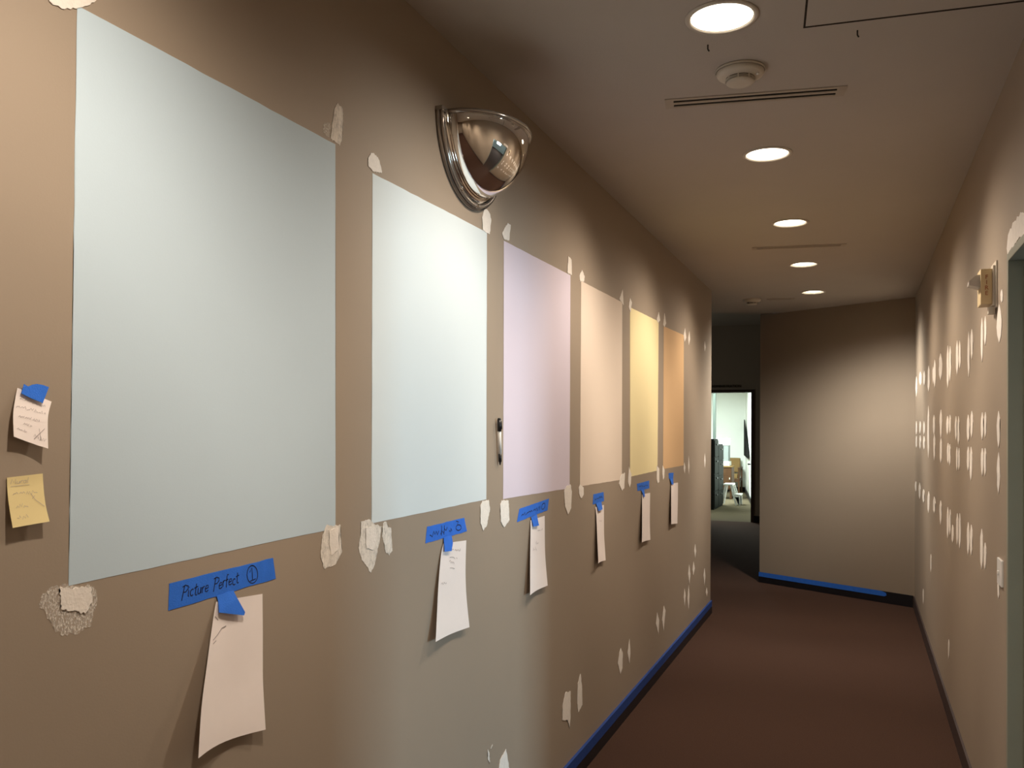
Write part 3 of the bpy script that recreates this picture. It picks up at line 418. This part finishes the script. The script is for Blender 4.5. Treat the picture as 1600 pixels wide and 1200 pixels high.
# ---- tape along the baseboards
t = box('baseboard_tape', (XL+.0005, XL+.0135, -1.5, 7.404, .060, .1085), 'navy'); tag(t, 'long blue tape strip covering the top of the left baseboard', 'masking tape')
LT_ = math.hypot(dx, dy)*.845
bm = bmesh.new(); o_ = .0125
a_ = (CORNER_L[0]-nx*o_, CORNER_L[1]-ny*o_); b_ = (CORNER_L[0]+ex*LT_-nx*o_, CORNER_L[1]+ey*LT_-ny*o_)
prism(bm, [(a_[0],a_[1],.061),(b_[0]-.02*ex,b_[1]-.02*ey,.061),(b_[0],b_[1],.072),(b_[0]-.006*ex,b_[1]-.006*ey,.094),(b_[0]-.05*ex,b_[1]-.05*ey,.1065),(a_[0],a_[1],.1065)], (-nx*.0012,-ny*.0012,0))
tag(link('baseboard_tape', bm, 'blue'), 'blue tape strip along the baseboard of the angled end wall', 'masking tape')

# ================================================================== CONVEX MIRROR
mr = empty('convex_mirror', (XL, 2.51, 2.507)); tag(mr, 'half dome convex safety mirror with chrome rim mounted above the swatches', 'mirror')
def half_shell(R, D, x0, ns=48, nt=24, squash=1.0):
    bm = bmesh.new(); rows = []
    for i in range(nt+1):
        ph = math.pi/2*i/nt
        rows.append([bm.verts.new((x0+D*math.cos(t)*math.cos(ph), R*math.sin(t)*math.cos(ph), -R*math.sin(ph))) for t in [math.pi*(j/ns-.5) for j in range(ns+1)]])
    for a, b in zip(rows, rows[1:]):
        for j in range(ns): bm.faces.new((a[j], a[j+1], b[j+1], b[j]))
    bmesh.ops.remove_doubles(bm, verts=bm.verts[:], dist=.0002)
    return bm
d_ = link('dome', half_shell(.205, .163, .022), 'mirror', mr, True); d_.location = (0,.006,0)
# flat flange following the half circle, with a raised bead
def half_band(r0, r1, x0, x1, n=48):
    bm = bmesh.new(); rows = []
    for i in range(n+1):
        t = -math.pi*i/n
        rows.append([bm.verts.new((x, r*math.cos(t), r*math.sin(t))) for r, x in ((r0,x0),(r0,x1),(r1,x1),(r1,x0))])
    for a, b in zip(rows, rows[1:]):
        for j in range(4): bm.faces.new((a[j], a[(j+1)%4], b[(j+1)%4], b[j]))
    bm.faces.new(rows[0]); bm.faces.new(rows[-1][::-1])
    return bm
link('flange', half_band(.196,.243,.0,.010), 'trimmet', mr, True)
link('bead', half_band(.222,.236,.010,.020), 'trimmet', mr, True)
link('inner_rim', half_band(.204,.216,.010,.026), 'mirror', mr, True)
bm = bmesh.new()   # flat rim along the top edge of the dome
rows = []
for j in range(49):
    t = math.pi*(j/48-.5); c_, s_ = math.cos(t), math.sin(t)
    rows.append([bm.verts.new((.022+d*c_, .006+r*s_, z)) for d, r, z in ((.160,.202,-.004),(.172,.214,-.004),(.172,.214,.006),(.160,.202,.006))])
for a, b in zip(rows, rows[1:]):
    for j in range(4): bm.faces.new((a[j], a[(j+1)%4], b[(j+1)%4], b[j]))
link('top_rim', bm, 'trimmet', mr, True)
box('top_plate', (.0,.022,-.243,.243,-.006,.006), 'trimmet', mr)
for (yy, zz) in ((-.228,-.02),(-.10,-.206),(.02,-.230),(.228,-.03)):
    bm = bmesh.new(); tube(bm, (.010,yy,zz), (.023,yy,zz), .006, 10); link('screw', bm, 'mirror', mr, True)

# ================================================================== CEILING FITTINGS
def lamp_curve(ld):
    ld.use_nodes = True; nt = ld.node_tree; em = nt.nodes['Emission']
    tc = nt.nodes.new('ShaderNodeTexCoord'); sx = nt.nodes.new('ShaderNodeSeparateXYZ'); nt.links.new(tc.outputs['Normal'], sx.inputs[0])
    def mth(op, a, b_=None):
        n = nt.nodes.new('ShaderNodeMath'); n.operation = op
        for k_, s_ in enumerate((a, b_)):
            if s_ is None: continue
            if isinstance(s_, (int, float)): n.inputs[k_].default_value = s_
            else: nt.links.new(s_, n.inputs[k_])
        return n.outputs[0]
    kx = mth('MULTIPLY', sx.outputs[0], LAMP_KX)
    hor = mth('SQRT', mth('ADD', mth('MULTIPLY', kx, kx), mth('MULTIPLY', sx.outputs[1], sx.outputs[1])))
    ang = mth('ARCTAN2', hor, mth('ABSOLUTE', sx.outputs[2]))
    dv = nt.nodes.new('ShaderNodeMath'); dv.operation = 'DIVIDE'; dv.inputs[1].default_value = math.pi/2; nt.links.new(ang, dv.inputs[0])
    rp = nt.nodes.new('ShaderNodeValToRGB'); cr = rp.color_ramp; nt.links.new(dv.outputs[0], rp.inputs[0])
    for i, (a, v) in enumerate(LAMP_CURVE):
        e = cr.elements[i] if i < 2 else cr.elements.new(a/90)
        e.position = a/90; e.color = (v,v,v,1)
    nt.links.new(rp.outputs[0], em.inputs['Strength'])
DL = {5:'recessed round downlight nearest in view beside the smoke detector', 6:'recessed round downlight just beyond the slot air vent', 7:'recessed round downlight, third in the row from the camera',
      8:'recessed round downlight, fourth in the row, just past the far slot vent', 9:'recessed round downlight, farthest and faintest of the row',
      0:'recessed downlight fifth behind the camera', 1:'recessed downlight fourth behind the camera', 2:'recessed downlight third behind the camera', 3:'recessed downlight above the camera', 4:'recessed downlight just ahead of the camera above the frame'}
for k, ly in enumerate(LAMP_Y):
    r_ = empty('downlight', (XLAMP, ly, ZC)); tag(r_, DL[k], 'ceiling light', 'corridor downlights')
    bm = bmesh.new(); ring(bm, [.0895,.090,.104,.104,.088], [.004,-.005,-.003,.0,.0]); link('trim_ring', bm, 'trimw', r_, True)
    bm = bmesh.new(); ring(bm, [.0885,.086,.083], [.0,.02,.034]); link('reflector', bm, 'refl', r_, True)
    bm = bmesh.new(); ring(bm, [.084,.060,.030,.006], [.020,.012,.008,.0065], close_end=True); link('lens', bm, 'lens', r_, True)
    ld = bpy.data.lights.new('lamp', 'SPOT'); ld.energy = LAMP_W*(2.2 if k == 9 else 1.17 if k == 4 else .9 if k == 5 else 1.0); ld.color = LAMP_COL if k != 9 else (1.0,.94,.84); ld.spot_size = math.radians(160); ld.spot_blend = .05; ld.shadow_soft_size = .045; lamp_curve(ld)
    lo = bpy.data.objects.new('lamp', ld); COL.objects.link(lo); lo.parent = r_; lo.location = (0,0,-.008); lo.rotation_euler = (math.radians(0 if k in (4, 9) else -12),0,0)

def slot_vent(name, loc, rz, ln_, wd_, label, slots=2):
    v = empty(name, loc, rz); tag(v, label, 'air vent')
    bm = bmesh.new()
    for d in ((-ln_/2,ln_/2,-wd_/2,-wd_/2+.016),(-ln_/2,ln_/2,wd_/2-.016,wd_/2),(-ln_/2,-ln_/2+.030,-wd_/2+.016,wd_/2-.016),(ln_/2-.030,ln_/2,-wd_/2+.016,wd_/2-.016)): bx(bm, d[0],d[1],d[2],d[3],-.0035,.0)
    link('frame', bm, 'vent', v)
    box('backing', (-ln_/2+.028, ln_/2-.028, -wd_/2+.014, wd_/2-.014, -.0009, -.0002), 'dark', v)
    gap = (wd_-.032)/(slots*2-1)
    for s in range(slots-1):
        y0 = -wd_/2+.016+gap*(2*s+1); box('blade', (-ln_/2+.030, ln_/2-.030, y0, y0+gap, -.0035, -.0010), 'vent', v)
    return v
slot_vent('slot_vent', (-.352, 3.140, ZC), math.radians(9.6), .618, .088, 'long two slot air vent in the ceiling beside the smoke detector')
slot_vent('slot_vent', (-.366, 5.80, ZC), math.radians(8.9), .575, .070, 'thin dark slot vent in the ceiling between the third and fourth downlights')
slot_vent('slot_vent', (-.66, 8.06, ZC), math.radians(9), .24, .07, 'short dark vent in the far ceiling before the angled wall')
def detector(loc, label, rz=0):
    d = empty('smoke_detector', loc, rz); tag(d, label, 'smoke detector')
    bm = bmesh.new(); ring(bm, [.060,.078,.080,.078], [0,0,-.006,-.011]); link('base', bm, 'plastic', d, True)
    bm = bmesh.new(); ring(bm, [.076,.077,.072,.058,.046], [-.011,-.018,-.028,-.035,-.037]); link('housing', bm, 'plastic', d, True)
    bm = bmesh.new(); ring(bm, [.046,.044,.043], [-.036,-.037,-.052]); link('grille_core', bm, 'dark', d, True)
    for z in (-.040,-.045,-.050):
        bm = bmesh.new(); ring(bm, [.0440,.0465,.0465,.0440], [z,z,z-.0022,z-.0022]); link('grille_ring', bm, 'plastic', d, True)
    for q_ in range(8):
        t = 2*math.pi*q_/8; c = Vector((math.cos(t)*.0455, math.sin(t)*.0455, 0)); bm = bmesh.new(); tube(bm, c+Vector((0,0,-.036)), c+Vector((0,0,-.053)), .0026, 6); link('rib', bm, 'plastic', d)
    bm = bmesh.new(); ring(bm, [.047,.044,.030,.004], [-.052,-.058,-.061,-.062], close_end=True, close_start=True); link('cap', bm, 'plastic', d, True)
    bm = bmesh.new(); tube(bm, (.056,-.018,-.033), (.058,-.019,-.040), .005, 8); link('indicator', bm, 'pen', d, True)
    d.scale = (1,1,.78)
detector((-.366, 2.885, ZC), 'round cream smoke detector on the ceiling between two downlights')
detector((-.905, 8.005, ZC), 'small distant smoke detector on the ceiling near the dark lobby', .5)
# access panel: flush board in a dark joint
ap = empty('access_panel', (-.156, 2.652, ZC), math.radians(5.6)); tag(ap, 'flush square access panel in the ceiling at the upper right', 'access panel')
bm = bmesh.new()
for d in ((0,.60,-.011,0),(0,.006,-.60,-.011),(.592,.60,-.60,-.011),(.008,.592,-.60,-.592)): bx(bm, *d, -.0012, 0)
link('joint', bm, 'joint', ap)
box('board', (.006,.592,-.592,-.011,-.0014,0), 'ceil', ap)
for i, (x, y) in enumerate(((-.435,2.662),(-.008,2.726))):
    bm = bmesh.new(); tube(bm, (0,0,0), (0,0,-.014), .0022, 8); tube(bm, (0,0,-.014), (.004,.002,-.020), .0022, 8)
    o = link('ceiling_hook', bm, 'letter'); o.location = (x, y, ZC); tag(o, ['tiny hook in the ceiling between downlight and smoke detector', 'tiny hook in the ceiling beside the access panel'][i], 'hook')

# ================================================================== RIGHT WALL FITTINGS
sb = empty('fire_alarm_strobe', (XR, 3.47, 2.0)); tag(sb, 'cream fire alarm strobe with vertical lettering high on the right wall', 'fire alarm')
box('back_plate', (-.006,0,0,.125,-.002,.165), 'plastic', sb, bevel=.002)
box('spacer', (-.014,-.006,.012,.113,.006,.150), 'plastic', sb, bevel=.002)
hs = box('housing', (-.052,-.014,.020,.112,.012,.140), 'amber', sb, bevel=.004)
bm = bmesh.new(); prism(bm, [(-.052,.030,.122),(-.066,.030,.120),(-.088,.030,.100),(-.088,.030,.086),(-.052,.030,.074)], (0,.060,0)); link('strobe_lens', bm, 'clear', sb)
box('bracket', (-.026,-.004,.03,.06,-.022,.004), 'plastic', sb, bevel=.003)
def letters(name, body, size, m, parent, mtx, ext=.0008):
    cu = bpy.data.curves.new(name, 'FONT'); cu.body = body; cu.size = size; cu.extrude = ext; cu.align_x = 'CENTER'; cu.align_y = 'CENTER'
    tmp = bpy.data.objects.new(name, cu); COL.objects.link(tmp)
    me = bpy.data.meshes.new_from_object(tmp.evaluated_get(bpy.context.evaluated_depsgraph_get())); bpy.data.objects.remove(tmp, do_unlink=True)
    me.materials.clear(); me.materials.append(M[m]); o = bpy.data.objects.new(name, me); COL.objects.link(o); o.parent = parent; o.matrix_local = mtx
    return o
for i, ch in enumerate('FIRE'):
    letters('letter', ch, .021, 'red', hs, Matrix.Translation((-.033,.0195,.110-.0195*i)) @ Matrix.Rotation(math.radians(90),4,'X'))
sp = empty('switch_plate', (XR, 3.385, 1.075)); tag(sp, 'white switch plate on the right wall beside the doorway frame', 'switch')
box('plate', (-.007,0,-.055,.045,-.05,.04), 'pen', sp, bevel=.002); box('toggle', (-.013,-.007,-.008,.002,-.016,.000), 'pen', sp, bevel=.002)
# paint and spackle smeared on the wall over the frame corner
rs2 = random.Random(9)
for p in ([(3.245,2.140),(3.262,2.165),(3.235,2.205),(3.12,2.222),(2.98,2.218),(2.90,2.20),(2.92,2.150),(3.18,2.146)],):
    wall_prism('spackle_patch', wobble(p, .02, .006, rs2), 'spackle', XR-.0002, -.0018, wr)

# ================================================================== LOBBY SIGN AND OFFICE CONTENTS
sg = letters('door_lettering', 'ADMINISTRATION', .060, 'letter', None, Matrix.Translation((-2.115,14.992,2.308)) @ Matrix.Rotation(math.radians(90),4,'X'), .004)
tag(sg, 'dark raised lettering above the lit office doorway', 'sign')
def cabinet(loc, wd, dp, ht, n, label):
    c = empty('file_cabinet', loc); tag(c, label, 'file cabinet')
    box('body', (-dp,0,0,wd,0,ht), 'cab', c, bevel=.004)
    hh = (ht-.06)/n
    for k in range(n):
        d = box('drawer', (0,.014,.012,wd-.012,.04+k*hh,.04+(k+1)*hh-.012), 'cabd', c, bevel=.003)
        box('handle', (.014,.034,wd/2-.07,wd/2+.07,.04+(k+.68)*hh,.04+(k+.76)*hh), 'black', d, bevel=.003)
cabinet((-2.625,17.0,0), .50, .70, 1.385, 4, 'tall dark file cabinet seen through the office doorway')
cabinet((-2.625,17.52,0), .66, .70, 1.27, 4, 'lower dark file cabinet behind the tall one in the office')
ds = empty('wooden_cabinet', (-2.86,19.75,0)); tag(ds, 'small brown wooden cabinet beside the file cabinets in the office', 'cabinet')
box('body', (-.5,.20,0,.45,.22,.72), 'wood', ds, bevel=.004); box('top', (-.52,.22,-.02,.47,.72,.75), 'tan', ds, bevel=.004)
for k in (0,1):
    q_ = box('door', (-.24+.22*k,-.03+.22*k,-.015,0,.25,.69), 'wood', ds, bevel=.003); box('knob', (-.07+.22*k,-.055+.22*k,-.035,-.015,.45,.49), 'steel', q_, bevel=.003)
for x_ in (-.48,.16):
    for y_ in (.02,.39): box('leg', (x_,x_+.04,y_,y_+.04,0,.22), 'wood', ds)
bxo = empty('office_machine', (-2.86,19.85,.75)); tag(bxo, 'pale grey office machine standing on the wooden cabinet', 'machine')
box('base', (-.20,.14,0,.30,0,.10), 'steel', bxo, bevel=.01); box('case', (-.28,.11,.02,.32,.10,.46), 'grey', bxo, bevel=.012); box('lid', (-.28,.12,.01,.33,.46,.62), 'steel', bxo, bevel=.015)
ch = empty('armchair', (-3.02,21.98,0)); tag(ch, 'tan upholstered armchair with wooden arms against the white office wall', 'chair')
box('seat', (-.24,.24,-.28,.22,.36,.47), 'tan', ch, bevel=.03, smooth=False); box('backrest', (-.27,.24,.20,.32,.50,.86), 'tan', ch, bevel=.035)
bm = bmesh.new(); ring(bm, [.014,.010,.003],[0,.008,.010],12,close_end=True); o = link('button', bm, 'wood', ch, True); o.location = (-.01,.20,.70); o.rotation_euler = (math.radians(90),0,0)
for s in (-1,1):
    box('arm', (s*.27-.025,s*.27+.025,-.30,.30,.60,.64), 'wood', ch, bevel=.006)
    box('leg', (s*.27-.02,s*.27+.02,-.28,-.24,0,.60), 'wood', ch); box('leg', (s*.27-.02,s*.27+.02,.26,.30,0,.60), 'wood', ch)
    box('stretcher', (s*.27-.012,s*.27+.012,-.24,.26,.30,.36), 'wood', ch)
box('apron', (-.25,.25,-.27,-.24,.28,.36), 'wood', ch)
ss = empty('step_stool', (-2.47,18.24,0)); tag(ss, 'white two step stool standing before the file cabinets', 'step stool')
box('top_step', (-.15,.04,-.02,.36,.41,.44), 'steel', ss, bevel=.005); box('lower_step', (.05,.20,.0,.34,.205,.23), 'steel', ss, bevel=.005)
for y_ in (0,.32):
    bm = bmesh.new(); prism(bm, [(-.02,y_,.41),(.02,y_,.41),(.125,y_,0),(.09,y_,0)], (0,.022,0)); link('front_leg', bm, 'steel', ss)
    bm = bmesh.new(); prism(bm, [(-.13,y_,.41),(-.10,y_,.41),(-.17,y_,0),(-.20,y_,0)], (0,.022,0)); link('rear_leg', bm, 'steel', ss)
    bm = bmesh.new(); prism(bm, [(.075,y_,.205),(.19,y_,.205),(.19,y_,0),(.165,y_,0),(.165,y_,.17),(.085,y_,.17)], (0,.022,0)); link('step_bracket', bm, 'steel', ss)
    bm = bmesh.new(); prism(bm, [(.03,y_,.41),(.045,y_,.41),(.10,y_,.22),(.085,y_,.22)], (0,.022,0)); link('side_rail', bm, 'steel', ss)
# black triangular pennant on the slanting office wall
def wpt(t, z): return (-1.56+(-1.11)*t-.03, 15.14+7.26*t, z)
bm = bmesh.new(); prism(bm, [wpt(.985,1.83),wpt(.955,1.80),wpt(.60,.98),wpt(.60,.93),wpt(.985,.93)], (-.02,-.003,0)); tag(link('wall_pennant', bm, 'felt'), 'black triangular hanging on the right wall of the bright office', 'wall hanging')
